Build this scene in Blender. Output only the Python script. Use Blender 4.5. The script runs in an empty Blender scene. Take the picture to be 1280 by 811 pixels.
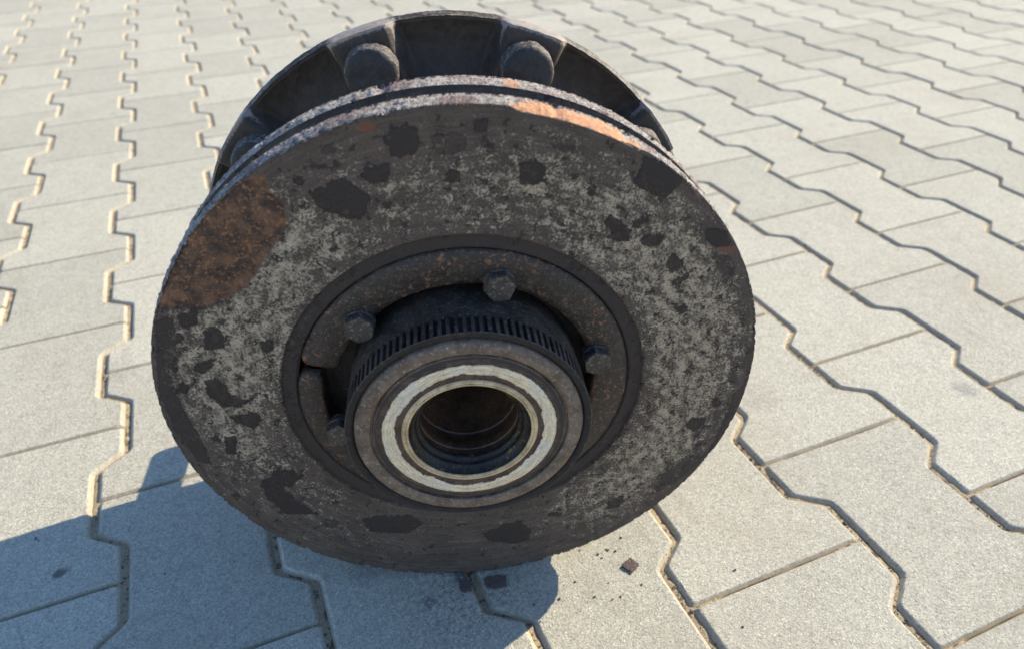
import bpy, math, random
import numpy as np
from mathutils import Matrix, Vector

# ------------------------------------------------------------------ camera, sky, sun, exposure
scene = bpy.context.scene
CAM_POS = Vector((0.17137, -0.46477, 0.50679))
PITCH, ROLL, YAW = 0.61465, -0.02440, -0.37689
cd = bpy.data.cameras.new('camera'); cam = bpy.data.objects.new('camera', cd)
scene.collection.objects.link(cam); scene.camera = cam
fwd0 = Vector((-math.sin(YAW), math.cos(YAW), 0)); rgt = Vector((math.cos(YAW), math.sin(YAW), 0))
fwd = fwd0 * math.cos(PITCH) + Vector((0, 0, -1)) * math.sin(PITCH)
upv = fwd0 * math.sin(PITCH) + Vector((0, 0, 1)) * math.cos(PITCH)
ir = rgt * math.cos(ROLL) + upv * math.sin(ROLL)
iu = -rgt * math.sin(ROLL) + upv * math.cos(ROLL)
M = Matrix((ir, iu, -fwd)).transposed().to_4x4(); M.translation = CAM_POS
cam.matrix_world = M
cd.sensor_width = 36; cd.lens = 926.4 * 36 / 1280; cd.clip_start = 0.02; cd.clip_end = 500
cd.dof.use_dof = True; cd.dof.focus_distance = 0.50; cd.dof.aperture_fstop = 7.0

SUN_AZ, SUN_EL = math.radians(84), math.radians(33.5)
world = bpy.data.worlds.new("World"); scene.world = world; world.use_nodes = True
wn = world.node_tree
sky = wn.nodes.new('ShaderNodeTexSky'); sky.sky_type = 'NISHITA'; sky.sun_disc = False
sky.sun_elevation = SUN_EL; sky.sun_rotation = SUN_AZ
sky.air_density = 1.0; sky.dust_density = 0.1; sky.ozone_density = 4.6
bg = wn.nodes['Background']; bg.inputs['Strength'].default_value = 0.103
wn.links.new(sky.outputs[0], bg.inputs[0])
sl = bpy.data.lights.new('sun', 'SUN'); sl.energy = 3.45; sl.angle = math.radians(0.5); sl.color = (1.0, 0.89, 0.665)
sun = bpy.data.objects.new('sun', sl); scene.collection.objects.link(sun)
sdir = Vector((math.sin(SUN_AZ) * math.cos(SUN_EL), math.cos(SUN_AZ) * math.cos(SUN_EL), math.sin(SUN_EL)))
sun.rotation_euler = sdir.to_track_quat('Z', 'Y').to_euler(); sun.location = sdir * 5
vs = scene.view_settings; vs.view_transform = 'Standard'; vs.look = 'None'; vs.exposure = 1.30; vs.gamma = 1
scene.render.engine = 'CYCLES'
random.seed(7); RNG = np.random.default_rng(11)

# ------------------------------------------------------------------ helpers
_perm = np.random.default_rng(3).permutation(256); _perm = np.concatenate([_perm, _perm, _perm])
_g = np.random.default_rng(4).normal(size=(256, 3)); _g /= np.linalg.norm(_g, axis=1)[:, None]
def noise3(p):
    p = np.asarray(p, float); i = np.floor(p).astype(int); f = p - i; i &= 255
    u = f * f * f * (f * (f * 6 - 15) + 10); out = 0
    for dx in (0, 1):
        for dy in (0, 1):
            for dz in (0, 1):
                h = _perm[_perm[_perm[(i[:, 0] + dx) & 255] + ((i[:, 1] + dy) & 255)] + ((i[:, 2] + dz) & 255)]
                d = (f - (dx, dy, dz)) * _g[h]
                w = (u[:, 0] if dx else 1 - u[:, 0]) * (u[:, 1] if dy else 1 - u[:, 1]) * (u[:, 2] if dz else 1 - u[:, 2])
                out = out + w * d.sum(1)
    return out * 1.4
def fbm(p, o=4, g=.5):
    a, s, r = 1, 0, 0
    for k in range(o):
        r = r + a * noise3(np.asarray(p) * 2 ** k + 17.3 * k); s += a; a *= g
    return r / s
def sstep(a, b, x):
    t = np.clip((x - a) / (b - a), 0, 1); return t * t * (3 - 2 * t)

def link(name, me, parent=None, loc=(0, 0, 0)):
    o = bpy.data.objects.new(name, me); scene.collection.objects.link(o)
    o.parent = parent; o.location = loc
    return o
def mesh(name, V, F, mats, smooth=True, fmat=None):
    me = bpy.data.meshes.new(name)
    me.from_pydata([tuple(v) for v in V] if not isinstance(V, np.ndarray) else V.tolist(), [], F if isinstance(F, list) else F.tolist())
    for m in (mats if isinstance(mats, (list, tuple)) else [mats]): me.materials.append(m)
    if fmat is not None: me.polygons.foreach_set('material_index', np.asarray(fmat, dtype=np.int32))
    me.polygons.foreach_set('use_smooth', np.full(len(me.polygons), smooth))
    me.update(); return me
def attr(me, name, data, kind='FLOAT'):
    a = me.attributes.new(name, kind, 'POINT')
    a.data.foreach_set('value' if kind == 'FLOAT' else 'vector', np.asarray(data, dtype=np.float32).ravel())
def gridF(nr, na, wrap=True):
    """faces of a grid of nr rings of na points (wrapping round)"""
    i = np.arange(nr - 1)[:, None]; j = np.arange(na if wrap else na - 1)[None, :]; j2 = (j + 1) % na
    return np.stack(np.broadcast_arrays(i * na + j, (i + 1) * na + j, (i + 1) * na + j2, i * na + j2), -1).reshape(-1, 4)
def polar(T, R, A):
    """hub-local coordinates: x across the disc, y away from the viewer (= -t), z up"""
    return np.stack([R * np.cos(A), -T, R * np.sin(A)], -1)
def lathe(name, prof, mats, parent, n=256, jit=0, fmat=None, sharp=True, a0=0, a1=2 * math.pi):
    """prof: list of (t, r)"""
    pr = np.array(prof, float); full = abs(a1 - a0 - 2 * math.pi) < 1e-6
    A = np.linspace(a0, a1, n, endpoint=not full)
    T = np.repeat(pr[:, 0][:, None], n, 1); R = np.repeat(pr[:, 1][:, None], n, 1); AA = np.repeat(A[None], len(pr), 0)
    V = polar(T, R, AA).reshape(-1, 3)
    if jit:
        nn = fbm(V * 260, 3); V = V + (V * (1, 0, 1)) / (np.linalg.norm(V[:, [0, 2]], axis=1)[:, None] + 1e-6) * (nn * jit)[:, None]
        V[:, 1] += fbm(V * 240 + 9, 3) * jit
    F = gridF(len(pr), n, full)[:, ::-1]
    me = mesh(name, V, F, mats, True)
    if sharp:
        me.set_sharp_from_angle(angle=math.radians(40))
    return link(name, me, parent), me

# ------------------------------------------------------------------ material helpers
class NT:
    def __init__(s, name):
        s.m = bpy.data.materials.new(name); s.m.use_nodes = True; s.t = s.m.node_tree
        s.b = s.t.nodes['Principled BSDF']
    def n(s, typ, ins=None, **pr):
        x = s.t.nodes.new('ShaderNode' + typ)
        for k, v in pr.items(): setattr(x, k, v)
        for k, v in (ins or {}).items():
            if isinstance(v, bpy.types.NodeSocket): s.t.links.new(v, x.inputs[k])
            else: x.inputs[k].default_value = v
        return x
    def math(s, op, a, b=0.5, c=0.0):
        return s.n('Math', {0: a, 1: b, 2: c}, operation=op).outputs[0]
    def noise(s, vec, scale, detail=4, rough=.6, dist=0):
        return s.n('TexNoise', {'Vector': vec, 'Scale': scale, 'Detail': detail, 'Roughness': rough, 'Distortion': dist}).outputs[0]
    def ramp(s, x, a, b, lo=0., hi=1.):
        return s.n('MapRange', {0: x, 1: a, 2: b, 3: lo, 4: hi}, interpolation_type='SMOOTHSTEP').outputs[0]
    def mix(s, f, a, b):
        x = s.n('Mix', data_type='RGBA')
        for i, v in ((0, f), (6, a), (7, b)):
            if isinstance(v, bpy.types.NodeSocket): s.t.links.new(v, x.inputs[i])
            else: x.inputs[i].default_value = v if i == 0 else (*v, 1)
        return x.outputs[2]
    def attr(s, name, out=2): return s.n('Attribute', attribute_name=name).outputs[out]
    def obj(s): return s.n('TexCoord').outputs['Object']
    def pos(s): return s.n('NewGeometry').outputs['Position']
    def bump(s, h, dist, strength=1.):
        return s.n('Bump', {'Height': h, 'Distance': dist, 'Strength': strength}).outputs[0]
    def out(s, col=None, rough=None, normal=None, metal=None, spec=None):
        for k, v in (('Base Color', col), ('Roughness', rough), ('Normal', normal), ('Metallic', metal), ('Specular IOR Level', spec)):
            if v is None: continue
            if isinstance(v, bpy.types.NodeSocket): s.t.links.new(v, s.b.inputs[k])
            else: s.b.inputs[k].default_value = (*v, 1) if k == 'Base Color' else v
        return s.m

def mat_concrete():
    s = NT('grey_concrete'); p = s.pos()
    rnd = s.n('ObjectInfo').outputs['Random']
    big = s.noise(p, 9, 3, .55); mid = s.noise(p, 60, 3, .6); fine = s.noise(p, 700, 3, .7); grit = s.noise(p, 1050, 2, .6)
    c = s.mix(big, (.43, .402, .328), (.50, .472, .392))
    c = s.mix(s.math('MULTIPLY', s.ramp(mid, .45, .7), .35), c, (.36, .325, .275))
    c = s.mix(s.math('MULTIPLY', s.ramp(fine, .52, .66), .45), c, (.24, .225, .20))
    c = s.mix(s.math('MULTIPLY', s.ramp(grit, .60, .70), .55), c, (.66, .63, .58))
    pits = s.n('TexVoronoi', {'Vector': p, 'Scale': 210.}, feature='F1').outputs['Distance']
    pm = s.math('MULTIPLY', s.ramp(pits, .13, .06), s.ramp(s.noise(p, 33, 2), .5, .62))
    c = s.mix(s.math('MULTIPLY', pm, .7), c, (.16, .145, .125))
    wh = s.math('MULTIPLY', s.ramp(s.n('TexVoronoi', {'Vector': p, 'Scale': 120.}).outputs['Distance'], .12, .05), s.ramp(s.noise(p, 21, 2), .52, .66))
    c = s.mix(s.math('MULTIPLY', wh, .6), c, (.80, .78, .72))
    # oil and dirt spots, each at its own place on the paving
    dist_n = s.n('VectorMath', {0: s.n('TexNoise', {'Vector': p, 'Scale': 70., 'Detail': 3.}).outputs['Color'], 1: (.5, .5, .5)}, operation='SUBTRACT').outputs[0]
    pw = s.n('VectorMath', {0: dist_n, 1: (.012, .012, 0), 2: p}, operation='MULTIPLY_ADD').outputs[0]
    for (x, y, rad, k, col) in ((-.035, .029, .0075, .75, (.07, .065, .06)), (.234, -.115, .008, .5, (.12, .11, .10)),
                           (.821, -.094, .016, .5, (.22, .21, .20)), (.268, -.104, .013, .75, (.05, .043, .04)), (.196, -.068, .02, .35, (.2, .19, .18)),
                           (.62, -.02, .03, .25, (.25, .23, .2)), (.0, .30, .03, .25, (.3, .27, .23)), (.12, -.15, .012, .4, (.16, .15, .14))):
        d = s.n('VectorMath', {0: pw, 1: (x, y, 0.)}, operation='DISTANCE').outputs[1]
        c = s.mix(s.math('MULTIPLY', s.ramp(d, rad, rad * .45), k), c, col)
    gr = s.n('TexVoronoi', {'Vector': p, 'Scale': 620., 'Randomness': 1.}); gv = s.n('SeparateColor', {0: gr.outputs['Color']})
    g2 = s.n('TexVoronoi', {'Vector': p, 'Scale': 1150.}); gv2 = s.n('SeparateColor', {0: g2.outputs['Color']})
    c = s.n('HueSaturation', {'Color': c, 'Value': s.math('ADD', s.math('ADD', s.math('MULTIPLY', gv.outputs[0], .34), s.math('MULTIPLY', gv2.outputs[1], .26)), .72)}).outputs[0]
    c = s.mix(s.math('MULTIPLY', s.math('MULTIPLY', s.ramp(gv.outputs[1], .88, .92), s.ramp(gr.outputs['Distance'], .55, .3)), .55), c, (.15, .14, .125))
    c = s.mix(s.math('MULTIPLY', s.math('MULTIPLY', s.ramp(gv.outputs[2], .90, .94), s.ramp(gr.outputs['Distance'], .6, .35)), .5), c, (.78, .75, .68))
    c = s.mix(s.math('MULTIPLY', s.ramp(s.noise(p, 5.5, 5, .62, .6), .50, .70), .26), c, (.34, .29, .215))
    c = s.mix(s.math('MULTIPLY', s.ramp(s.noise(p, 24, 5, .68), .56, .72), .30), c, (.27, .25, .215))
    # rust dust shed round the foot of the disc
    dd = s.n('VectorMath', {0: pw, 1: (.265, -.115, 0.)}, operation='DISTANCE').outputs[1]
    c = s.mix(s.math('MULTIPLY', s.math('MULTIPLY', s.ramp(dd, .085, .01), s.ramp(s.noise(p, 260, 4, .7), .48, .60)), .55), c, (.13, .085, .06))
    bright = s.n('HueSaturation', {'Color': c, 'Value': s.n('MapRange', {0: rnd, 3: .90, 4: 1.06}).outputs[0]}).outputs[0]
    # the chamfers carry tan joint dust
    dz = s.n('SeparateXYZ', {0: p}).outputs[2]
    cham = s.ramp(dz, -.0008, -.0034)
    bright = s.mix(s.math('MULTIPLY', cham, .7), bright, (.46, .37, .25))
    h = s.math('ADD', s.math('MULTIPLY', fine, 1.), s.math('MULTIPLY', grit, .5))
    h = s.math('SUBTRACT', s.math('ADD', h, s.math('ADD', s.math('MULTIPLY', mid, .6), s.math('MULTIPLY', s.math('ADD', gv.outputs[2], gv2.outputs[0]), .38))), s.math('MULTIPLY', pm, 1.2))
    return s.out(bright, .88, s.bump(h, .0010, .8), spec=.3)
def mat_sand():
    s = NT('joint_sand'); p = s.pos()
    a = s.noise(p, 180, 4, .7); b = s.noise(p, 900, 3, .7)
    c = s.mix(a, (.36, .28, .18), (.58, .47, .32))
    c = s.mix(s.math('MULTIPLY', s.ramp(b, .52, .64), .7), c, (.11, .08, .055))
    c = s.mix(s.math('MULTIPLY', s.ramp(s.noise(p, 150, 4, .65), .53, .62), .8), c, (.07, .055, .04))
    return s.out(c, .95, s.bump(s.math('ADD', a, b), .0015), spec=.2)

def mat_friction():
    s = NT('worn_disc_steel'); o = s.obj(); pol = s.attr('polar', 1)
    n1 = s.noise(o, 560, 7, .8); n2 = s.noise(o, 130, 5, .65); n3 = s.noise(o, 28, 3, .6)
    st = s.noise(s.n('VectorMath', {0: pol, 1: (5, 5, 900)}, operation='MULTIPLY').outputs[0], 1., 4, .7)
    st2 = s.noise(s.n('VectorMath', {0: pol, 1: (9, 9, 260)}, operation='MULTIPLY').outputs[0], 1., 4, .65)
    cov = s.attr('cover'); 
    # dusty dark base with brown and violet drifts
    base = s.mix(s.ramp(n3, .38, .62), (.072, .051, .040), (.100, .070, .056))
    base = s.mix(s.math('MULTIPLY', s.ramp(st2, .45, .62), .6), base, (.112, .089, .066))
    base = s.mix(s.math('MULTIPLY', s.ramp(st, .54, .68), .5), base, (.18, .148, .112))
    rad = s.n('SeparateXYZ', {0: pol}).outputs[2]; brk = s.noise(s.n('VectorMath', {0: pol, 1: (7, 7, 60)}, operation='MULTIPLY').outputs[0], 1., 3, .6)
    for rr_, w_, k_ in ((.1520, .0007, .75), (.1285, .0006, .4), (.1330, .0005, .45), (.1395, .0004, .3), (.1640, .0005, .35), (.1745, .0006, .3), (.1595, .0004, .3)):
        ln = s.ramp(s.math('ABSOLUTE', s.math('SUBTRACT', rad, rr_)), w_, w_ * .3)
        base = s.mix(s.math('MULTIPLY', s.math('MULTIPLY', ln, s.ramp(s.math('ADD', brk, rr_ * 0), .46, .6)), k_), base, (.21, .175, .135))
    # bare grey steel showing through in mottles
    q = s.math('ADD', s.math('MULTIPLY', s.math('SUBTRACT', n1, .5), 1.9), s.math('ADD', s.math('MULTIPLY', s.math('SUBTRACT', n2, .5), .75), s.math('MULTIPLY', s.math('SUBTRACT', st2, .5), .45)))
    th = s.n('MapRange', {0: cov, 1: 0., 2: 1., 3: .345, 4: -.075}).outputs[0]
    gm = s.ramp(s.math('SUBTRACT', q, th), -.02, .06)
    grey = s.mix(s.ramp(n2, .35, .65), (.235, .188, .138), (.43, .352, .265))
    c = s.mix(gm, base, grey)
    specks = s.ramp(s.noise(o, 800, 4, .75), .54, .60)
    c = s.mix(s.math('MULTIPLY', specks, .7), c, (.030, .023, .019))
    # scale patches with their own outlines
    pd = s.math('ADD', s.attr('patch'), s.math('ADD', s.math('MULTIPLY', s.math('SUBTRACT', s.noise(o, 190, 7, .75), .5), 10.), s.math('MULTIPLY', s.math('SUBTRACT', n1, .5), 2.2)))
    pm = s.math('MULTIPLY', s.ramp(pd, -.12, .35), s.attr('pstr'))
    pc = s.mix(n2, (.030, .0215, .0185), (.042, .030, .026))
    c = s.mix(s.math('MULTIPLY', pm, .95), c, pc)
    fl_ = s.math('MULTIPLY', s.ramp(s.math('ADD', s.noise(o, 125, 6, .7), s.math('MULTIPLY', cov, .03)), .605, .625), .9)
    c = s.mix(fl_, c, pc)
    fs_ = s.ramp(s.noise(s.n('VectorMath', {0: pol, 1: (11, 11, 420)}, operation='MULTIPLY').outputs[0], 1., 6, .75), .60, .63)
    c = s.mix(s.math('MULTIPLY', fs_, .7), c, pc)
    # big flaked rust field
    rd = s.math('ADD', s.attr('rust'), s.math('MULTIPLY', s.math('SUBTRACT', s.noise(o, 180, 4, .6), .5), 4.))
    rm = s.ramp(rd, -.9, 1.1)
    rc = s.mix(s.ramp(s.noise(o, 95, 4, .65), .4, .66), (.058, .037, .028), (.175, .092, .054))
    rc = s.mix(s.math('MULTIPLY', s.ramp(s.noise(o, 420, 4, .7), .54, .63), .9), rc, (.32, .15, .065))
    rc = s.mix(s.math('MULTIPLY', s.ramp(s.noise(o, 760, 3, .7), .60, .68), .6), rc, (.27, .17, .12))
    rc = s.mix(s.math('MULTIPLY', s.ramp(n1, .42, .32), .7), rc, (.02, .015, .013))
    c = s.mix(rm, c, rc)
    ed = s.math('ADD', s.attr('red'), s.math('MULTIPLY', s.math('SUBTRACT', s.noise(o, 300, 3, .6), .5), 5.))
    c = s.mix(s.math('MULTIPLY', s.ramp(ed, -.8, .8), .8), c, (.17, .065, .035))
    # small rust freckles everywhere
    fr = s.math('MULTIPLY', s.ramp(s.noise(o, 480, 3, .6), .655, .70), s.ramp(s.noise(o, 40, 2), .46, .58))
    c = s.mix(s.math('MULTIPLY', fr, .75), c, (.20, .10, .055))
    # dark, faintly violet inner land
    lip = s.ramp(s.math('ADD', s.attr('inner'), s.math('MULTIPLY', s.math('SUBTRACT', n2, .5), 4.)), -.3, .8)
    c = s.mix(s.math('MULTIPLY', lip, .93), c, s.mix(n2, (.034, .0255, .023), (.056, .041, .035)))
    h = s.math('ADD', s.math('MULTIPLY', gm, -.35), s.math('ADD', s.math('MULTIPLY', n1, .8), s.math('MULTIPLY', s.math('MAXIMUM', pm, fl_), 1.6)))
    h = s.math('ADD', h, s.math('MULTIPLY', st, .5))
    h = s.math('ADD', h, s.math('MULTIPLY', s.math('SUBTRACT', 1., rm), .6))
    return s.out(c, s.n('MapRange', {0: gm, 3: .78, 4: .5}).outputs[0], s.bump(h, .0006, .8), metal=s.math('MULTIPLY', gm, .25), spec=.35)
def mat_rim():
    s = NT('crusted_rim_rust'); o = s.obj()
    a = s.noise(o, 260, 5, .7); b = s.noise(o, 900, 4, .7); d = s.noise(o, 45, 3, .6)
    c = s.mix(s.ramp(a, .35, .65), (.40, .36, .335), (.64, .59, .555))
    c = s.mix(s.ramp(d, .5, .64), c, (.36, .27, .26))
    c = s.mix(s.math('MULTIPLY', s.ramp(b, .51, .57), .75), c, (.075, .062, .056))
    c = s.mix(s.math('MULTIPLY', s.ramp(s.noise(o, 110, 4, .6), .56, .66), .6), c, (.11, .085, .08))
    og = s.ramp(s.math('ADD', s.attr('spall'), s.math('MULTIPLY', s.math('SUBTRACT', a, .5), .9)), .35, .55)
    oc = s.mix(s.ramp(b, .35, .7), (.56, .30, .175), (.38, .195, .11))
    c = s.mix(og, c, oc)
    h = s.math('ADD', a, s.math('MULTIPLY', b, .6))
    return s.out(c, .85, s.bump(h, s.math('MULTIPLY', s.math('SUBTRACT', 1.15, og), .0028), 1.), spec=.3)
def mat_dark(name, lo, hi, dust, dustamt=.5, rustamt=.4, rough=.7, spec=.35, bump=.0008, rust=(.15, .07, .035), wear=False):
    s = NT(name); o = s.obj()
    a = s.noise(o, 90, 5, .65); b = s.noise(o, 420, 4, .7); d = s.noise(o, 30, 3, .6)
    c = s.mix(s.ramp(a, .35, .65), lo, hi)
    c = s.mix(s.math('MULTIPLY', s.ramp(b, .53, .68), dustamt), c, dust)
    rz = s.math('MULTIPLY', s.ramp(s.noise(o, 260, 5, .7), .545, .62), s.ramp(s.noise(o, 55, 2, .5), .44, .56))
    c = s.mix(s.math('MULTIPLY', rz, rustamt), c, rust)
    c = s.mix(s.math('MULTIPLY', s.ramp(s.noise(o, 800, 3, .7), .64, .70), rustamt), c, tuple(min(1, x * 2.2) for x in dust))
    if wear:
        w = s.ramp(s.math('ADD', s.attr('wear'), s.math('MULTIPLY', s.math('SUBTRACT', b, .5), .9)), .35, .75)
        c = s.mix(w, c, s.mix(s.ramp(a, .4, .62), (.25, .225, .205), (.36, .265, .21)))
    return s.out(c, s.ramp(a, .3, .7, rough - .08, rough + .08), s.bump(s.math('ADD', a, s.math('MULTIPLY', b, .7)), bump), spec=spec)
def mat_bearing():
    s = NT('bare_bearing_ring'); o = s.obj()
    x = s.n('SeparateXYZ', {0: o})
    r = s.math('SQRT', s.math('ADD', s.math('MULTIPLY', x.outputs[0], x.outputs[0]), s.math('MULTIPLY', x.outputs[2], x.outputs[2])))
    pol = s.n('CombineXYZ', {0: s.math('MULTIPLY', s.math('DIVIDE', x.outputs[0], r), 6.), 1: s.math('MULTIPLY', s.math('DIVIDE', x.outputs[2], r), 6.), 2: s.math('MULTIPLY', r, 900.)}).outputs[0]
    st = s.noise(pol, 1., 4, .6); n = s.noise(o, 120, 4, .7); f = s.noise(o, 700, 4, .7)
    rr = s.math('ADD', r, s.math('ADD', s.math('MULTIPLY', s.math('SUBTRACT', s.noise(o, 52, 3, .5), .5), .0064), s.math('MULTIPLY', s.math('SUBTRACT', s.noise(o, 230, 5, .75), .5), .0046)))
    ro = s.math('ADD', r, s.math('ADD', s.math('MULTIPLY', s.math('SUBTRACT', s.noise(o, 30, 2, .5), .5), .0022), s.math('MULTIPLY', s.math('SUBTRACT', s.noise(o, 210, 6, .8), .5), s.ramp(x.outputs[2], -.02, .045, .0012, .0048))))
    m = s.math('MULTIPLY', s.ramp(rr, .0456, .0461), s.ramp(ro, .0538, .0533))
    brown = s.mix(s.ramp(n, .4, .62), (.050, .030, .022), (.10, .058, .038))
    brown = s.mix(s.math('MULTIPLY', s.ramp(f, .57, .66), .6), brown, (.32, .19, .08))
    brown = s.mix(s.ramp(rr, .0556, .0570), brown, (.035, .028, .025))
    cream = s.mix(s.ramp(st, .35, .65), (.56, .47, .33), (.80, .70, .52))
    cream = s.mix(s.math('MULTIPLY', s.ramp(s.noise(o, 42, 3, .6), .46, .62), .6), cream, (.62, .60, .56))
    cream = s.mix(s.math('MULTIPLY', s.ramp(n, .56, .68), .5), cream, (.44, .40, .36))
    cream = s.mix(s.math('MULTIPLY', s.ramp(f, .57, .65), .6), cream, (.25, .16, .09))
    cream = s.mix(s.math('MULTIPLY', s.ramp(s.math('ABSOLUTE', s.math('SUBTRACT', rr, .0492)), 0.0009, .0003), .2), cream, (.22, .17, .12))
    return s.out(s.mix(m, brown, cream), s.n('MapRange', {0: m, 3: .8, 4: .42}).outputs[0], s.bump(s.math('ADD', s.math('ADD', s.math('MULTIPLY', m, .8), s.math('MULTIPLY', st, .6)), s.math('MULTIPLY', f, .5)), .0008), metal=s.math('MULTIPLY', m, .3))
def mat_scale():
    s = NT('rust_scale'); o = s.obj(); a = s.noise(o, 260, 4, .7); b = s.noise(o, 900, 3, .7)
    return s.out(s.mix(a, (.085, .062, .056), (.17, .13, .12)), .9, s.bump(s.math('ADD', a, b), .0012), spec=.2)

CONC, SAND = mat_concrete(), mat_sand()
FRIC, RIM = mat_friction(), mat_rim()
PAINT = mat_dark('flange_black_paint', (.042, .033, .026), (.068, .052, .042), (.045, .043, .042), .25, .0, .62, wear=True)
CAST = mat_dark('dirty_cast_iron', (.018, .0145, .0125), (.034, .026, .021), (.075, .06, .05), .5, .6, .75)
CLAMP = mat_dark('greasy_clamp_ring', (.021, .0152, .0118), (.041, .028, .020), (.17, .10, .058), .6, 1.0, .5, .5, .0013, rust=(.24, .10, .045))
TOOTH = mat_dark('sensor_ring_steel', (.034, .0265, .0215), (.064, .050, .041), (.20, .16, .125), .7, .6, .5, .5)
NOSE = mat_dark('hub_nose_steel', (.072, .048, .035), (.165, .118, .086), (.30, .235, .18), .7, 1.0, .5, .5, .0006)
BORE = mat_dark('oily_bore', (.060, .034, .022), (.115, .062, .037), (.25, .14, .06), .6, .8, .42, .35, .0005, rust=(.16, .085, .03))
LIP = mat_dark('worn_brass_lip', (.40, .29, .16), (.62, .47, .28), (.16, .10, .06), .6, .4, .4, .5, .0004)
BOLT = mat_dark('hex_bolt_steel', (.040, .030, .024), (.075, .055, .043), (.42, .36, .30), .45, .45, .55, .5, .001)
STUD = mat_dark('stud_steel', (.030, .028, .027), (.05, .046, .044), (.09, .08, .075), .4, .1, .6, wear=True)
DARKGAP = mat_dark('dark_vane_iron', (.018, .015, .014), (.03, .024, .021), (.05, .04, .034), .4, .4, .85)
SCALE = mat_scale()

# ------------------------------------------------------------------ paving: bone-shaped concrete pavers laid in columns
L, PIT, AMP = 0.2, 0.1433, 0.013
sx = np.unique(np.round(np.concatenate([np.linspace(-20, -2, 10), np.linspace(-2, -.35, 12), np.arange(-.35, 1.25, .0042), np.linspace(1.25, 4, 14), np.linspace(4, 20, 9)]), 5))
sy = np.unique(np.round(np.concatenate([np.linspace(-20, -2, 10), np.linspace(-2, -.45, 12), np.arange(-.45, .9, .0042), np.linspace(.9, 4, 18), np.linspace(4, 25, 9)]), 5))
X, Y = np.meshgrid(sx, sy, indexing='ij'); P = np.stack([X.ravel(), Y.ravel(), 0 * X.ravel()], 1)
ud = np.abs((P[:, 0] / PIT + .5) % 1.0 - .5) * PIT                # distance from the line of the nearest zigzag joint
P[:, 2] = -.0062 + .0025 * sstep(.0185, .0150, ud) + fbm(P * 130, 4, .7) * .0026 + fbm(P * 14 + 5, 2) * .0008
ny = len(sy); i, j = np.meshgrid(np.arange(len(sx) - 1), np.arange(ny - 1), indexing='ij')
F = np.stack([i * ny + j, (i + 1) * ny + j, (i + 1) * ny + j + 1, i * ny + j + 1], -1).reshape(-1, 4)
pavement = link('pavement', mesh('pavement', P, F, SAND)); pavement['kind'] = 'structure'

def outline(seed, dense):
    r = random.Random(seed); w, h = PIT / 2, .5 * L
    g, gs = .0024, .0004                                     # half joint widths: zigzag, straight
    hh, wl = .042, .038
    pts = [(w + AMP - g, -h + gs), (w + AMP - g, -h + hh - g * .4), (w - AMP - g, -wl - g * .4), (w - AMP - g, wl + g * .4), (w + AMP - g, h - hh + g * .4), (w + AMP - g, h - gs)]
    pts = pts + [(-x, y) for x, y in reversed(pts)]
    return np.array(pts)
def inset(pts, d):
    n = len(pts); e = np.roll(pts, -1, 0) - pts; e /= np.linalg.norm(e, axis=1)[:, None]
    nrm = np.stack([-e[:, 1], e[:, 0]], 1)
    dd = np.where(np.abs(nrm[:, 1]) > .99, d * .62, d); out = []
    for k in range(n):
        A = np.array([nrm[k - 1], nrm[k]]); out.append(pts[k] + np.linalg.solve(A, [dd[k - 1], dd[k]]))
    return np.array(out)
def ringpts(pts, d, dense):
    q = inset(pts, d)
    if not dense: return q
    n = len(q); out = []
    for k in range(n):
        p, a, b = q[k], q[k - 1], q[(k + 1) % n]; ln = np.linalg.norm(pts[(k + 1) % n] - pts[k])
        convex = np.cross(p - a, b - p) > 0
        c = .0026 if convex else .0040
        d0 = (a - p) / np.linalg.norm(a - p); d1 = (b - p) / np.linalg.norm(b - p)
        for t in (0, .5, 1):
            out.append((p + d0 * c * (1 - t)) * (1 - t) + (p + d1 * c * t) * t)
        m = max(1, int((ln - .007) / .006)); nb = q[(k + 1) % n]; nc = q[(k + 2) % n]
        cn = .0026 if np.cross(nb - p, nc - nb) > 0 else .0040
        st, en = p + d1 * c, nb - d1 * cn
        out += [st + (en - st) * t / m for t in range(1, m)]
    return np.array(out)
def paver_mesh(seed, dense=True):
    o = outline(seed, dense); V = []; rings = []
    prof = [(0, -.016), (0, -.0042), (.0006, -.0033), (.0032, -.0004), (.0041, 0)] if dense else [(0, -.016), (0, -.0040), (.0044, 0)]
    for k, (ins, z) in enumerate(prof):
        q = ringpts(o, ins, dense); n = len(q)
        if dense and k:
            c = q / np.linalg.norm(q, axis=1)[:, None]
            e = fbm(np.c_[q * 90, np.full(n, seed * 7.7 + k * .4)], 3)
            chip = np.clip(fbm(np.c_[q * 60, np.full(n, seed * 3.1 + 40)], 2) - .30, 0, 1) * (.008 if 1 < k < 4 else 0)
            q = q * (1 - e * (.007 if k < 4 else .0035))[:, None]
            z = z + e * (.00045 if k < 4 else 0) - chip * .35
        rings.append(np.c_[q, np.full(n, 0) + z])
    V = np.concatenate(rings)
    F = [[int(a) for a in f] for f in gridF(len(rings), n)[:, ::-1]] + [list(range((len(rings) - 1) * n, len(rings) * n))]
    me = mesh('paver', V, F, CONC, False)
    return me, V, F
variants = [paver_mesh(k)[0] for k in range(7)]
lowm, lowV, lowF = paver_mesh(99, False); bpy.data.meshes.remove(lowm)
cells = []
for c in range(-24, 34):
    off = ((c + 1) % 2) * .5
    for k in range(-16, 26):
        u, v = (c + .5) * PIT, (k + off + .5) * L
        cells.append((u, v))
def inview(u, v):
    best = False
    for du, dv in ((0, 0), (-.08, -.1), (.08, -.1), (-.08, .1), (.08, .1)):
        d = Vector((u + du, v + dv, 0)) - CAM_POS; z = d.dot(fwd)
        if z > .05 and abs(926.4 * d.dot(ir) / z) < 648 and abs(926.4 * d.dot(iu) / z) < 413: best = True
    return best
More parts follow.
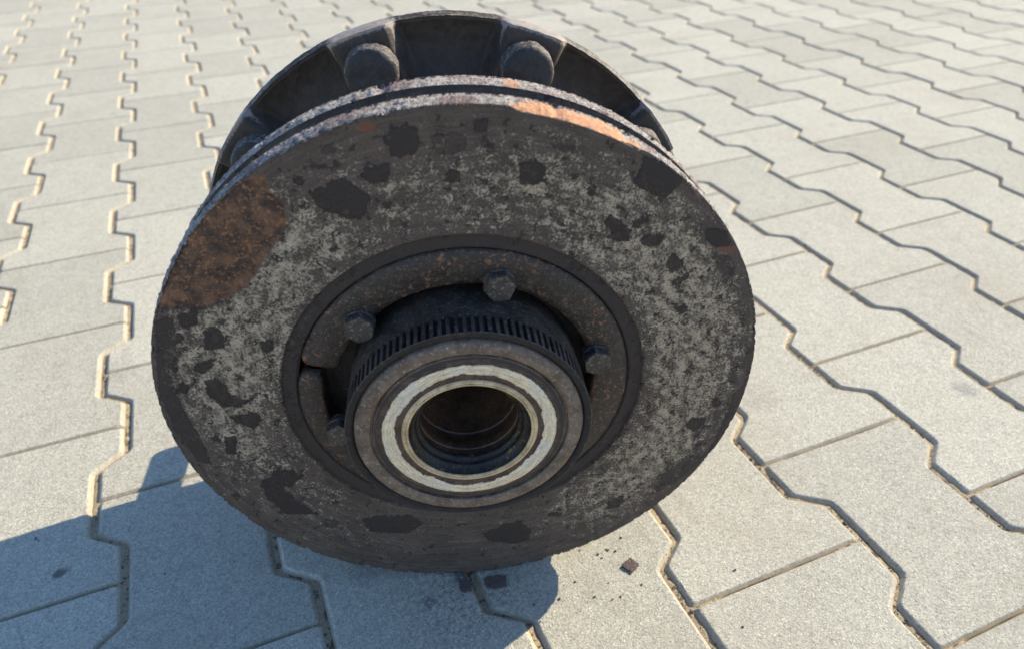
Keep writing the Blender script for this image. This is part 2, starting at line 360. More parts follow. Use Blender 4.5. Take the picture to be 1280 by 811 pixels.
cells.sort(key=lambda q: (Vector((q[0], q[1], 0)) - CAM_POS).length)
vis = [q for q in cells if inview(*q)][:300]
visset = set(vis)
near = [q for q in cells if q not in visset][:max(0, 300 - len(vis))]
print('pavers in view', len(vis))
for u, v in vis + near:
    r = random.Random(int(u * 9973 + v * 7919 * 31))
    o = bpy.data.objects.new('paver', variants[r.randrange(7)]); scene.collection.objects.link(o)
    o.parent = pavement; o.location = (u, v, r.uniform(-.0006, .0003))
    o.rotation_euler = (r.gauss(0, .0015), r.gauss(0, .0015), r.gauss(0, .0018) + (math.pi if r.random() < .5 else 0))
rest = [q for q in cells if q not in visset and q not in set(near)]
V = np.concatenate([lowV + (u, v, random.uniform(-.0009, .0005)) for u, v in rest]); F = []
for k in range(len(rest)): F += [[a + k * len(lowV) for a in f] for f in lowF]
fld = link('paver_field', mesh('paver_field', V, F, CONC, False), pavement); fld['kind'] = 'stuff'

# ------------------------------------------------------------------ the wheel hub
C0 = Vector((0.279104, -0.109628, 0.192078))                  # centre of the disc's front face
AX = Vector((-0.27805519, -0.96033346, -0.02109384)); RT = Vector((0.96054719, -0.27811707, 0.0)); UP = Vector((-0.00586656, -0.02026163, 0.9997775))
RD, RF = 0.19212, 0.19570
hub = bpy.data.objects.new('wheel_hub', None); scene.collection.objects.link(hub)
HM = Matrix((RT, -AX, UP)).transposed().to_4x4()
base = C0 - UP * RD; HM.translation = base; hub.matrix_world = HM
OFF = (0, 0, RD)                                               # parts are modelled round the axis at the disc face
hub['label'] = 'rusty truck wheel hub with black flange and worn brake disc, standing on grey pavers'
hub['category'] = 'wheel hub'
def place(o): o.location = OFF; return o

# outlines of scale patches and rust fields on the disc face, in mm round its centre
PATCHES=[[(-75.6,149.2),(-69.2,150.7),(-61.0,155.6),(-54.7,156.5),(-51.8,151.6),(-42.8,144.0),(-46.2,137.2),(-50.9,131.1),(-58.3,132.4),(-65.4,135.8),(-71.3,138.4),(-73.4,144.2)],[(-47.4,156.7),(-44.3,161.1),(-31.9,162.3),(-31.9,157.0),(-35.6,152.5),(-43.2,151.2)],[(-32.7,176.6),(-28.6,180.7),(-21.2,183.4),(-15.6,179.3),(-14.5,171.6),(-19.2,166.7),(-25.6,164.5),(-30.1,167.4),(-32.1,171.4)],[(-76.6,155.7),(-77.6,153.9),(-79.3,153.0),(-81.0,153.5),(-81.9,155.1),(-81.5,157.1),(-80.1,158.5),(-78.2,158.7),(-76.9,157.6)],[(-57.9,171.2),(-59.0,169.7),(-61.2,169.1),(-63.6,169.5),(-65.0,170.8),(-64.7,172.4),(-62.9,173.5),(-60.5,173.6),(-58.5,172.7)],[(36.4,158.0),(44.9,158.8),(50.6,155.4),(49.4,146.6),(44.9,145.1),(36.5,145.4)],[(103.4,157.4),(116.4,152.4),(128.0,143.9),(125.2,139.1),(118.0,131.2),(110.1,135.1),(100.2,140.9),(98.0,144.6),(101.8,145.7)],[(77.8,138.7),(77.3,136.9),(76.0,136.0),(74.3,136.5),(73.2,138.1),(73.1,140.1),(74.1,141.5),(75.7,141.7),(77.2,140.6)],[(83.6,118.6),(88.1,123.5),(93.8,118.5),(99.8,112.7),(100.4,105.6),(93.4,105.7),(86.2,108.8),(89.5,112.0)],[(105.9,106.0),(112.5,110.1),(121.2,107.9),(118.3,101.8),(113.5,99.8),(108.4,101.8)],[(123.5,93.3),(128.3,95.3),(134.1,89.1),(132.5,84.3),(127.0,81.4),(123.7,85.0)],[(130.4,76.8),(137.2,81.3),(138.5,77.0),(133.8,73.1)],[(101.3,119.5),(106.7,121.3),(109.7,118.1),(105.3,113.8),(101.0,114.9)],[(57.4,167.0),(66.3,165.8),(65.2,161.9),(58.8,162.3)],[(23.2,165.9),(22.5,164.3),(20.9,163.5),(19.0,163.9),(17.9,165.4),(18.0,167.2),(19.2,168.4),(21.0,168.6),(22.6,167.6)],[(-9.4,173.7),(-5.6,176.6),(3.0,177.4),(9.5,173.8),(8.5,167.4),(1.0,165.2),(-7.5,167.1)],[(23.2,166.2),(22.4,164.2),(20.6,163.2),(18.6,163.7),(17.4,165.5),(17.5,167.6),(18.8,169.2),(20.9,169.4),(22.6,168.2)],[(4.8,152.3),(3.7,149.5),(1.2,148.2),(-1.5,148.9),(-3.1,151.3),(-2.9,154.3),(-1.0,156.4),(1.7,156.7),(4.0,155.1)],[(12.9,181.2),(15.4,183.3),(20.2,182.6),(19.7,176.3),(13.3,176.7)],[(150.0,94.3),(162.3,90.0),(167.0,79.6),(166.2,65.8),(157.5,73.6)],[(143.4,110.8),(156.5,108.2),(162.4,98.2),(152.6,96.6),(145.9,102.7)],[(133.0,54.6),(138.7,57.7),(140.9,52.0),(136.0,48.9)],[(-162.7,78.3),(-150.1,80.8),(-153.0,69.8),(-161.2,69.3)],[(-149.8,66.9),(-143.4,68.0),(-138.7,60.5),(-142.3,51.6),(-153.7,51.4)],[(-164.3,37.4),(-160.2,42.5),(-149.0,45.5),(-150.8,40.1),(-159.3,34.1)],[(-159.7,28.4),(-152.8,30.5),(-147.9,24.2),(-146.8,15.3),(-137.2,9.7),(-142.7,4.9),(-153.5,5.6),(-160.5,16.9)],[(-151.0,-2.4),(-132.8,-0.6),(-132.8,-7.7),(-139.3,-14.9),(-149.9,-7.2)],[(-159.4,-18.8),(-151.3,-19.8),(-155.0,-35.8),(-162.6,-36.5)],[(-162.3,61.6),(-163.6,59.4),(-165.7,58.3),(-167.6,58.9),(-168.3,61.0),(-167.7,63.4),(-165.8,65.1),(-163.8,65.3),(-162.3,64.0)],[(-170.2,23.3),(-171.7,20.6),(-174.2,19.4),(-176.4,20.2),(-177.4,22.6),(-176.6,25.5),(-174.4,27.5),(-171.9,27.7),(-170.2,26.1)],[(-172.5,39.2),(-173.5,37.6),(-174.9,36.9),(-176.2,37.4),(-176.7,38.8),(-176.2,40.4),(-175.0,41.6),(-173.5,41.7),(-172.6,40.8)],[(-113.4,50.7),(-115.1,47.4),(-117.9,45.8),(-120.5,46.8),(-121.7,49.8),(-120.9,53.4),(-118.6,55.9),(-115.7,56.3),(-113.7,54.2)],[(-136.0,-53.9),(-126.4,-53.4),(-116.0,-61.9),(-127.8,-73.0),(-137.7,-67.9)],[(-144.8,-61.5),(-137.4,-60.8),(-127.1,-82.4),(-113.5,-103.6),(-135.6,-100.3),(-145.0,-79.8)],[(-120.1,-84.5),(-121.6,-87.9),(-124.1,-89.5),(-126.5,-88.5),(-127.5,-85.4),(-126.8,-81.6),(-124.7,-79.0),(-122.1,-78.7),(-120.3,-80.8)],[(-100.3,-115.6),(-102.3,-118.7),(-106.1,-119.9),(-110.1,-118.6),(-112.3,-115.5),(-111.7,-112.0),(-108.7,-109.8),(-104.5,-109.8),(-101.3,-112.1)],[(-83.1,-114.2),(-73.7,-111.6),(-48.0,-114.3),(-38.5,-125.1),(-52.8,-135.4),(-78.6,-129.2)],[(-175.6,74.5),(-163.6,78.4),(-170.9,45.1),(-178.2,37.5),(-178.6,5.5),(-173.6,-17.0),(-173.5,-43.6),(-181.6,-39.1),(-187.8,-12.0),(-188.3,24.4)],[(100.3,-123.7),(103.2,-117.6),(112.0,-116.2),(113.5,-122.4),(107.4,-129.7),(100.7,-130.4)],[(151.2,-47.2),(156.6,-41.0),(166.0,-42.1),(166.0,-49.0),(158.4,-54.6)],[(65.6,-131.1),(64.4,-132.7),(61.3,-133.1),(57.7,-132.3),(55.3,-130.5),(55.3,-128.7),(57.6,-127.6),(61.2,-127.8),(64.4,-129.2)],[(4.3,-144.4),(18.9,-136.4),(32.1,-133.4),(42.0,-145.2),(40.9,-157.2),(29.5,-160.7),(9.5,-154.0)],[(172.5,-80.3),(179.0,-52.1),(182.5,-22.5),(190.1,-7.8),(192.8,-29.0),(186.8,-61.6),(176.9,-80.9)],[(130.1,-108.5),(145.2,-85.7),(159.4,-78.6),(170.5,-81.6),(155.8,-102.7),(139.7,-116.4)],[(183.6,-7.1),(183.3,-10.7),(181.5,-12.4),(178.9,-11.4),(176.8,-8.2),(176.2,-4.4),(177.3,-1.6),(179.6,-1.2),(182.1,-3.3)],[(174.3,-29.5),(174.1,-32.9),(172.7,-34.6),(170.6,-33.7),(168.9,-30.7),(168.3,-27.0),(169.2,-24.3),(171.0,-23.9),(173.0,-25.9)]]
RUSTS=[[(-119.3,149.6),(-109.3,156.3),(-95.0,161.3),(-95.8,152.0),(-89.0,143.2),(-89.7,133.4),(-94.2,123.5),(-104.1,112.3),(-113.1,100.7),(-121.6,91.9),(-135.7,82.5),(-149.7,79.7),(-171.5,81.8),(-176.6,82.3),(-165.5,102.2),(-153.9,116.5),(-135.9,136.9)]]
RED=[[(152.6,96.6),(164.2,96.4),(163.4,92.4),(155.1,93.9)],[(-35.6,182.2),(-37.0,180.6),(-40.3,179.8),(-43.8,180.4),(-45.9,181.9),(-45.7,183.8),(-43.2,185.0),(-39.6,185.1),(-36.6,184.0)],[(-140.1,189.3),(-140.4,188.1),(-140.3,188.1)]]
PSTR = [1, 1, 1, 1, 0.6, 1, 1, 1, 1, 1, 1, 1, 1, 0.6, 0.6, 0.6, 0.6, 1, 1, 0.65, 1, 1, 1, 1, 1, 1, 1, 1, 1, 1, 1, 1, 1, 1, 0.6, 0.6, 1, 0.85, 1, 1, 1, 1, 0.7, 0.7, 0.5, 1]

def sdist(pts, poly):
    """signed distance in mm, positive inside"""
    poly = np.array(poly); d = np.full(len(pts), 1e9); ins = np.zeros(len(pts), bool)
    for k in range(len(poly)):
        a, b = poly[k], poly[(k + 1) % len(poly)]; e = b - a; w = pts - a
        t = np.clip((w @ e) / max(e @ e, 1e-9), 0, 1); d = np.minimum(d, np.hypot(*(w - t[:, None] * e).T))
        c = (a[1] > pts[:, 1]) != (b[1] > pts[:, 1])
        xi = a[0] + (pts[:, 1] - a[1]) / (b[1] - a[1] if b[1] != a[1] else 1e-9) * e[0]
        ins ^= c & (pts[:, 0] < xi)
    return np.where(ins, d, -d)

def disc_plate(name, t0, t1, na, front):
    """one friction plate from its front face (t0) over the rim to its back face (t1)"""
    A = np.linspace(0, 2 * math.pi, na, endpoint=False)
    if front:
        rr = np.concatenate([[.1068, .1074, .1080], np.linspace(.109, .1164, 8), np.linspace(.1172, .1895, 95), np.linspace(.190, RD - .0004, 5)])
    else:
        rr = np.linspace(.120, RD - .0006, 10)
    nf = len(rr); tr = np.linspace(t0 - .0006, t1 + .0004, 17 if front else 11); nb = 5
    T = np.concatenate([np.full(nf, t0), tr, np.full(nb, t1)]); R = np.concatenate([rr, np.full(len(tr), RD), np.linspace(RD - .0006, .120, nb)])
    n = len(T); TT = np.repeat(T[:, None], na, 1); RR = np.repeat(R[:, None], na, 1); AA = np.repeat(A[None], n, 0)
    V0 = polar(TT, RR, AA).reshape(-1, 3); P2 = V0[:, [0, 2]] * 1000
    z = np.zeros(len(V0)); patch = np.full(len(V0), -10.); rust = patch.copy(); red = patch.copy(); pstr = np.zeros(len(V0))
    r = RR.ravel(); a = AA.ravel(); t = TT.ravel(); deg = np.degrees(a)
    face = np.repeat((np.arange(n) < nf), na)
    dr, dt = np.zeros(len(V0)), np.zeros(len(V0))
    spall = np.zeros(len(V0)); cover = np.zeros(len(V0))
    edge = fbm(np.c_[np.cos(a) * 26, np.sin(a) * 26, t * 500 + t0 * 900], 4, .6)
    lump = fbm(np.c_[np.cos(a) * 60, np.sin(a) * 60, t * 700 + 3], 3, .6)
    rim = ~face & (np.repeat(np.arange(n) < nf + len(tr), na))
    mid = np.sin(np.clip((t0 - t) / (t0 - t1), 0, 1) * math.pi)
    grn = fbm(np.c_[np.cos(a) * 150, np.sin(a) * 150, t * 900 + 8], 3, .7)
    low = fbm(np.c_[np.cos(a) * 4, np.sin(a) * 4, a * 0 + 7 + t0 * 60], 3)
    dr += rim * (edge * .0020 + lump * .0016 + grn * .0026 * (.35 + sstep(-.2, .4, low)) - (1 - mid) * .0016 * (1 + edge * 1.6 + grn * 2.2 * sstep(-.15, .45, low)))
    dt += rim * (1 - mid) * (grn * .0030 + edge * .0022)
    chip = np.clip(fbm(np.c_[np.cos(a) * 9, np.sin(a) * 9, a * 0 + 2 + t0 * 50], 4, .65) - .22, 0, 1)
    dr -= rim * chip * .007
    if front:
        for poly, k in zip(PATCHES, PSTR):
            q = np.array(poly); lo, hi = q.min(0) - 9, q.max(0) + 9
            m = np.nonzero(((P2 > lo) & (P2 < hi)).all(1))[0]
            s = sdist(P2[m], poly); better = s > patch[m]
            patch[m] = np.maximum(patch[m], s); pstr[m] = np.where(better, k, pstr[m])
        m = np.nonzero(r > .11)[0]
        rust[m] = np.clip(sdist(P2[m], RUSTS[0]), -10, 10)
        for q in RED: red[m] = np.maximum(red[m], np.clip(sdist(P2[m], q), -10, 10))
        patch = np.clip(patch, -10, 10)
        # how much grey steel shows, by direction round the disc
        def lobe(c, w): return np.exp(-(((deg - c + 180) % 360 - 180) / w) ** 2)
        cover = .22 + .62 * lobe(172, 38) + .42 * lobe(135, 22) + .66 * lobe(18, 46) + .46 * lobe(318, 30) + .25 * lobe(80, 36) + .16 * lobe(230, 22) - .05 * lobe(270, 30)
        rel = (r - .1175) / (RD - .1175)
        cover *= .55 + .75 * np.exp(-((rel - .42) / .42) ** 2); cover -= .35 * sstep(.86, .99, rel)
        cover += .20 * lobe(90, 45) * np.exp(-((rel - .12) / .12) ** 2)
        cover += fbm(V0 * 30, 3) * .28
        cover = np.clip(cover, 0, 1)
        # relief: wear grooves, raised scale, sunken flaked field, recessed inner land
        fr = face & (r > .1172)
        dt += fr * (fbm(np.c_[np.cos(a) * 2, np.sin(a) * 2, r * 600], 3) * .00022 + fbm(V0 * 160, 3) * .00025)
        dt += fr * sstep(-.3, .8, patch) * .0005 * pstr
        dt -= fr * sstep(0, 1.2, rust) * .0016
        dt -= face * sstep(.1176, .1164, r) * .0022
        dt -= (face & (r < .1076)) * .0025
        dt += (face & (r < .117)) * fbm(V0 * 120, 3) * .0006
        w = np.clip((r - (RD - .003)) / .003, 0, 1) * face
        dt -= w * (np.clip(edge + .5 * grn, 0, 1) * .0055 + .0003); dt -= w * chip * .006
        # the spalled edge, bare orange rust: an outward bevel
        sp = sstep(53.5, 64, deg + edge * 4) * sstep(81.5, 76.5, deg + edge * 3); sp = np.clip(sp * (1 + .35 * lump), 0, 1)
        dep = np.clip((t - (t0 - .0120)) / .0120, 0, 1)
        dr -= rim * sp * dep * .0029
        cutr = RD - .0029
        dr -= (face & (r > cutr)) * sp * (r - cutr) * .97
        spall = sstep(.05, .3, sp) * rim * sstep(t0 - .0020 - .0112 * sp + .005 * grn, t0 - .0108 * sp + .003 * grn, t)
        dr += rim * sp * (1 - 0) * (edge * -.0009)
    else:
        sp = sstep(77.2, 78.6, deg + edge * 2) * sstep(81.2, 80.2, deg + edge * 2) * .5
        spall = sp * rim
    V = polar(t + dt, r + dr, a)
    F = gridF(n, na)[:, ::-1]
    fm = np.repeat((np.arange(n - 1) >= nf - 1).astype(int), na)
    me = mesh(name, V, F, [FRIC, RIM], True, fm)
    attr(me, 'patch', patch); attr(me, 'pstr', pstr); attr(me, 'rust', rust); attr(me, 'red', red); attr(me, 'cover', cover); attr(me, 'spall', spall)
    attr(me, 'inner', np.clip((.1172 - r) * 1000, -10, 10))
    attr(me, 'polar', np.stack([np.cos(a), np.sin(a), r], 1), 'FLOAT_VECTOR')
    return link(name, me)
disc = place(disc_plate('brake_disc', 0, -.0165, 1200, True)); disc.parent = hub
rear = disc_plate('rear_plate', -.0300, -.0455, 900, False); rear.parent = disc
# cooling vanes between the plates
V, F = [], []
for k in range(36):
    a = k * 2 * math.pi / 36
    ca, sa = math.cos(a), math.sin(a)
    for (rr_, w_) in ((.124, .004), (.179, .0055)):
        for s_ in (-1, 1):
            for tt in (-.0155, -.031):
                V.append((rr_ * ca - s_ * w_ * sa, -tt, rr_ * sa + s_ * w_ * ca))
    b = k * 8; F += [[b + q for q in f] for f in ((0, 1, 3, 2), (4, 6, 7, 5), (0, 4, 5, 1), (2, 3, 7, 6), (0, 2, 6, 4), (1, 5, 7, 3))]
va = link('vent_vanes', mesh('vent_vanes', V, F, DARKGAP, False), disc)
lathe('vent_web', [(-.0155, .1265), (-.031, .1265)], DARKGAP, disc, 128)
lathe('disc_bell', [(-.0455, .1205), (-.044, .118), (-.028, .1085), (-.012, .108), (-.008, .1085)], DARKGAP, disc, 160)

# clamp ring with a split, six hex bolts on it
def clamp_ring():
    n = 700; a0, a1 = math.radians(-196 + .9), math.radians(164 - .9)
    A = np.linspace(a0, a1, n); d = np.degrees(A)
    near_end = np.minimum(np.abs(A - a0), np.abs(a1 - A)) * .095          # metres from either end
    e = np.sqrt(np.clip(1 - (1 - np.clip(near_end / .010, 0, 1)) ** 2, 0, 1))
    inner = .0826 + .0085 * sstep(-196, -194, d) * sstep(-140, -150, d) + fbm(np.c_[np.cos(A) * 9, np.sin(A) * 9, A * 0], 3) * .0008
    outer = .1071 + fbm(np.c_[np.cos(A) * 8, np.sin(A) * 8, A * 0 + 4], 3) * .0004
    mid = (inner + outer) / 2; inner = mid - (mid - inner) * (.35 + .65 * e); outer = mid + (outer - mid) * (.45 + .55 * e)
    prof = [(-.018, 0), (-.010, 0), (-.0045, .006), (-.0024, .03), (-.0014, .08), (-.0008, .2), (-.0004, .5), (-.0006, .75), (-.0012, .92), (-.0024, .98), (-.0042, 1.0), (-.016, 1.)]
    V = []
    for t, f in prof:
        R = inner + (outer - inner) * f
        V.append(polar(t - (1 - e) * .006 + 0 * R, R, A))
    V = np.concatenate(V); nn = fbm(V * 110, 4, .6) * .0007 + fbm(V * 420, 2) * .0002; V[:, 1] -= nn * 1.6
    return link('clamp_ring', mesh('clamp_ring', V, gridF(len(prof), n, False)[:, ::-1], CLAMP), hub)
clamp = place(clamp_ring())
def hex_bolt():
    """flanged hexagon head, domed chamfer on top"""
    V, F = [], []; n = 48
    def ring(t, fr, hexw):
        b = len(V)
        for k in range(n):
            a = k * 2 * math.pi / n; hx = math.cos(math.pi / 6) / math.cos((a % (math.pi / 3)) - math.pi / 6)
            r = fr * (hexw * hx + (1 - hexw)); V.append((r * math.cos(a), -t, r * math.sin(a)))
        return b
    R = [ring(-.004, .0094, 0), ring(.0008, .0094, 0), ring(.0012, .0092, .6), ring(.0014, .0098, 1), ring(.0064, .0098, 1), ring(.0074, .0093, .9), ring(.0079, .0082, .15), ring(.0077, .0060, 0), ring(.0074, .0045, 0), ring(.0076, .0030, 0)]
    for q in range(len(R) - 1):
        for k in range(n): F.append([R[q + 1] + k, R[q] + k, R[q] + (k + 1) % n, R[q + 1] + (k + 1) % n][::-1])
    F.append(list(range(R[-1], R[-1] + n))[::-1])
    V = np.array(V); V = V + fbm(V * 300, 2)[:, None] * .0002
    me = mesh('hex_bolt', V, F, BOLT); me.set_sharp_from_angle(angle=math.radians(32)); return me
hbm = hex_bolt()
for k in range(6):
    a = math.radians(14.3 + 60 * k); b = link('hex_bolt', hbm, clamp, (.0868 * math.cos(a), .0002, .0868 * math.sin(a)))
    b.rotation_euler = (0, random.uniform(0, 1), 0)

# sensor ring with a hundred slots
def sensor_ring():
    nt = 100; sub = np.array([.0, .04, .50, .54, .77]); A = ((np.arange(nt)[:, None] + sub[None]) / nt * 2 * math.pi).ravel()
    slot = np.tile([0, 1, 1, 0, 0], nt); n = len(A)
    prof = [(-.024, .0745, 0), (-.010, .0750, 0), (.004, .0753, 0), (.0150, .0755, 0), (.0185, .0756, 0), (.0188, .0757, 1), (.0348, .0758, 1), (.0351, .0757, 0), (.0353, .0754, 0), (.0355, .0748, 0), (.0354, .0730, 0), (.0348, .0716, 0), (.0335, .0708, 0), (.0320, .0700, 0), (.018, .066, 0)]
    V = np.concatenate([polar(t + 0 * A, r - .0034 * slot * s + 0 * A, A) for t, r, s in prof])
    nn = fbm(V * 200, 3) * .00035; V[:, [0, 2]] *= (1 + nn / .0755)[:, None]; V[:, 1] += fbm(V * 170 + 3, 3) * .0004
    me = mesh('sensor_ring', V, gridF(len(prof), n)[:, ::-1], [TOOTH, DARKGAP], True, np.repeat((np.arange(len(prof) - 1) >= 8).astype(int), n)); me.set_sharp_from_angle(angle=math.radians(35))
    return link('sensor_ring', me, hub)
place(sensor_ring())
nose, _ = lathe('hub_nose', [(.012, .0702), (.0325, .0704), (.0345, .0703), (.0362, .0694), (.0370, .0676), (.0373, .0645), (.0370, .0622), (.0366, .0614), (.0362, .0609), (.0338, .0606), (.0336, .0594), (.0352, .0588), (.0356, .0582)], NOSE, hub, 300, .00022)
place(nose)
bear, _ = lathe('bearing_ring', [(.0340, .0588), (.0356, .0582), (.0359, .0560), (.0361, .0546), (.0366, .0540), (.0367, .0515), (.0367, .049), (.0366, .0465), (.0362, .0455), (.0360, .0440), (.0360, .0424), (.0362, .0417)], mat_bearing(), nose, 300, .0001)
lip, _ = lathe('inner_lip', [(.0360, .0420), (.0368, .0415), (.0372, .0408), (.0372, .0400), (.0366, .0396), (.0366, .0392), (.0372, .0388), (.0370, .0381), (.0362, .0377)], LIP, nose, 256, .00008)
SEAL = mat_dark('black_rubber_seal', (.010, .0095, .0095), (.022, .019, .018), (.10, .06, .025), .45, .7, .42, .28, .0005, rust=(.22, .13, .04))
seal, _ = lathe('bore_seal', [(.0362, .0378), (.0352, .0374), (.0335, .0364), (.0322, .0352), (.0316, .0340), (.0310, .0336), (.0296, .0335), (.0284, .0328), (.0278, .0316), (.0268, .0308), (.0250, .0306)], SEAL, nose, 200, .00015)
bore, _ = lathe('bore_sleeve', [(.0250, .0306), (.0240, .0316), (.0200, .0318), (.0194, .0310), (.012, .0309), (.0112, .0314), (.0060, .0314), (.0052, .0306), (-.012, .0304), (-.013, .0297), (-.06, .0296), (-.062, .0280), (-.13, .0280), (-.15, .020), (-.155, .001)], BORE, nose, 200, .00022)
barrel, _ = lathe('hub_barrel', [(-.012, .066), (-.018, .0700), (-.0205, .0780), (-.0215, .0860), (-.022, .106), (-.024, .1075), (-.045, .1075), (-.047, .118), (-.056, .118), (-.058, .108), (-.075, .099), (-.110, .096), (-.140, .104), (-.160, .112)], CAST, hub, 200, .0006)
place(barrel)

# wheel flange: thin rim with ten raised pads that carry the studs
STUDS = [math.radians(69.8 + 36 * k) for k in range(10)]
def flange():
    na, A = 1200, np.linspace(0, 2 * math.pi, 1200, endpoint=False)
    d = np.min([np.abs((A - s + math.pi) % (2 * math.pi) - math.pi) for s in STUDS], 0)
    rr = np.concatenate([np.linspace(.100, .150, 14), np.linspace(.152, .1925, 32), np.linspace(.1930, RF - .0003, 6)])
    tr = 12
    rows_t, rows_r, rows_w = [], [], []
    def pad(r, wob): return sstep(math.radians(8.4), math.radians(5.4), d * np.clip(r / .185, .75, 1.2) + wob)
    for r in rr:
        wob = fbm(np.c_[np.cos(A) * 8, np.sin(A) * 8, A * 0 + r * 60], 3) * .006
        p = pad(r, wob); f = sstep(.192, RF - .001, r)
        thin = -.1640 - .0075 * np.sin(np.clip((RF - r) / .045, 0, 1) * math.pi) ** 1.0 * 1 + .03 * sstep(.150, .105, r)
        top = -.1520 + .002 * sstep(.15, .11, r)
        t = thin + (top - thin) * p - f * .0009
        rows_t.append(t); rows_r.append(np.full(na, r) - (1 - p) * sstep(.188, RF, r) * .0018)
        g = np.abs(sstep(math.radians(7.6), math.radians(5.7), d) - .5)
        rows_w.append(np.clip(sstep(.1905, RF, r) * (.35 + .45 * p) + (1 - 2 * g) * sstep(.165, .19, r) * .75, 0, 1))
    pe = pad(RF, 0)
    tf = rows_t[-1] - .0006
    for k in range(tr):
        q = k / (tr - 1); rows_t.append(tf + (-.1700 - tf) * q); rows_r.append(RF - (1 - pe) * .0018 * (1 - q) + 0 * A); rows_w.append(.46 + .30 * pe + .34 * fbm(np.c_[np.cos(A) * 7, np.sin(A) * 7, A * 0 + k * .2], 3))
    for r in (RF - .002, .17, .12, .09): rows_t.append(np.full(na, -.1722)); rows_r.append(np.full(na, r)); rows_w.append(np.full(na, .3))
    for t, r in ((-.200, .089), (-.202, .086), (-.202, .03)): rows_t.append(np.full(na, t)); rows_r.append(np.full(na, r)); rows_w.append(np.full(na, .2))
    T, R = np.array(rows_t), np.array(rows_r); n = len(T)
    V = polar(T, R, np.repeat(A[None], n, 0)).reshape(-1, 3)
    V[:, 1] += fbm(V * 120, 4, .65) * .0009; V[:, [0, 2]] *= (1 + fbm(V * 90 + 8, 4, .65) * .0040)[:, None]
    me = mesh('wheel_flange', V, gridF(n, na)[:, ::-1], PAINT); me.set_sharp_from_angle(angle=math.radians(50)); attr(me, 'wear', np.array(rows_w).ravel())
    return link('wheel_flange', me, hub)
fl = place(flange())
def stud_mesh():
    prof = [(-.1515, .0001), (-.1372, .0001), (-.1372, .008), (-.1374, .0140), (-.1380, .0160), (-.1391, .0174), (-.1410, .0182), (-.1540, .0186), (-.1545, .0110)][1:]
    for k in range(30): prof += [(-.170 - k * .0022, .0110), (-.1711 - k * .0022, .0101)]
    prof += [(-.2365, .0098), (-.2380, .0080), (-.2380, .0001)]
    n = 64; A = np.linspace(0, 2 * math.pi, n, endpoint=False)
    V = np.concatenate([polar(t + 0 * A, r + 0 * A, A) for t, r in prof])
    hd = V[:, 1] < .156; V[hd] += fbm(V[hd] * 150, 4, .65)[:, None] * .0013
    me = mesh('wheel_stud', V, gridF(len(prof), n)[:, ::-1], STUD); me.set_sharp_from_angle(angle=math.radians(45))
    w = np.repeat([0.46 if .0165 < r and t > -.16 else .0 for t, r in prof], n); attr(me, 'wear', w)
    return me
sm = stud_mesh()
for k, a in enumerate(STUDS):
    o = link('wheel_stud', sm, fl, (.1703 * math.cos(a), 0, .1703 * math.sin(a))); o.rotation_euler = (0, random.uniform(0, 6), 0)

# ------------------------------------------------------------------ bits lying on the paving
def flake(name, outline_pts, h, loc, rz, label, cat, group=None, seed=1, tilt=0):
    q = np.array(outline_pts, float); n = len(q); V = []
    for k, (s, z) in enumerate(((1, 0), (1.02, h * .55), (.93, h * .95), (.5, h * 1.05), (.18, h))):
        e = fbm(np.c_[q * 400, np.full(n, seed * 5. + k)], 3)
        V.append(np.c_[q * s, z + e * h * .28 * (k > 0)])
    V = np.concatenate(V); F = gridF(5, n)[:, ::-1].tolist(); F.append(list(range(4 * n, 5 * n)))
    o = link(name, mesh(name, V, F, SCALE, False)); o.location = loc; o.rotation_euler = (tilt, 0, rz)
    o['label'] = label; o['category'] = cat
    if group: o['group'] = group
    return o
def ragged(w, h, seed, n=26):
    r = random.Random(seed); out = []
    for k in range(n):
        a = k * 2 * math.pi / n; m = 1 / max(abs(math.cos(a)), abs(math.sin(a))) ** .75
        j = r.uniform(.86, 1.08); out.append((w / 2 * m * math.cos(a) * j, h / 2 * m * math.sin(a) * j))
    return out
flake('rust_flake', ragged(.0120, .0105, 3), .0019, (.3945, -.1485, .0001), .4, 'brown flake of rust lying alone on sunlit paver right of the disc', 'rust flake', 'rust flakes on the pavers', 2, .03)
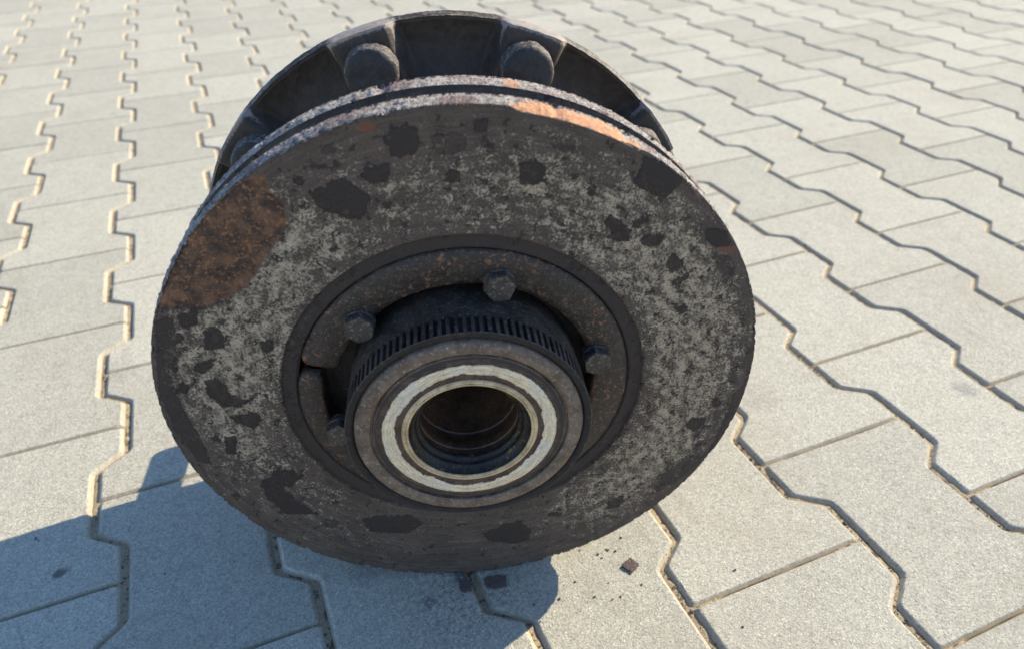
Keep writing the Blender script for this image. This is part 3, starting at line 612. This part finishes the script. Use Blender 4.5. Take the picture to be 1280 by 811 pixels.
flake('rust_flake', ragged(.010, .011, 8), .0012, (.2650, -.1145, .0001), -.25, 'small dark square scrap in shadow under the bottom edge of the disc', 'rust flake', 'rust flakes on the pavers', 5)
flake('rust_flake', ragged(.018, .012, 9), .0012, (.2885, -.1200, .0001), -.28, 'wider dark oblong scrap in shadow, right of the small square one under the disc', 'rust flake', 'rust flakes on the pavers', 7)
# loose crumbs
V, F = [], []
cr = random.Random(21)
spots = [(cr.gauss(.345, .05), cr.gauss(-.150, .018)) for _ in range(14)] + [(cr.gauss(.152, .018), cr.gauss(-.010, .016)) for _ in range(16)] + [(cr.uniform(-.1, .55), cr.uniform(-.25, .15)) for _ in range(34)] + [(cr.gauss(.385, .012), cr.gauss(-.125, .02)) for _ in range(8)] + [(cr.uniform(.1, 1.5), cr.uniform(.1, 1.5)) for _ in range(60)]
nloose = len(spots)
# debris caught in the zigzag joint nearest the viewer
for zi in (3, 4, 5):
    for _ in range(90):
        v = cr.uniform(-.42, .06); ph = ((v / L - (zi % 2) * .5) % 1.0) * L
        u0 = AMP if (ph < .042 or ph > .158) else (-AMP if .062 < ph < .138 else (AMP - (ph - .042) / .02 * 2 * AMP if ph < .1 else -AMP + (ph - .138) / .02 * 2 * AMP))
        spots.append((zi * PIT + u0 + cr.gauss(0, .0011), v))
for x, y in spots:
    injoint = len(V) >= 8 * nloose
    s = cr.uniform(.0005, .0013) * (2.0 if cr.random() < .06 else 1); b = len(V); z0 = -.0042 if injoint else 0
    for dz in (0, 1):
        for k in range(4):
            a = k * math.pi / 2 + cr.uniform(-.4, .4); q = s * cr.uniform(.7, 1.2) * (.65 if dz else 1)
            V.append((x + q * math.cos(a), y + q * math.sin(a), z0 + dz * s * cr.uniform(.7, 1.1)))
    F += [[b + q for q in f] for f in ((0, 1, 5, 4), (1, 2, 6, 5), (2, 3, 7, 6), (3, 0, 4, 7), (4, 5, 6, 7))]
g = link('loose_grit', mesh('loose_grit', V, F, SCALE, False)); g['kind'] = 'stuff'; g['label'] = 'dark crumbs of rust and grit scattered on the pavers round the hub'
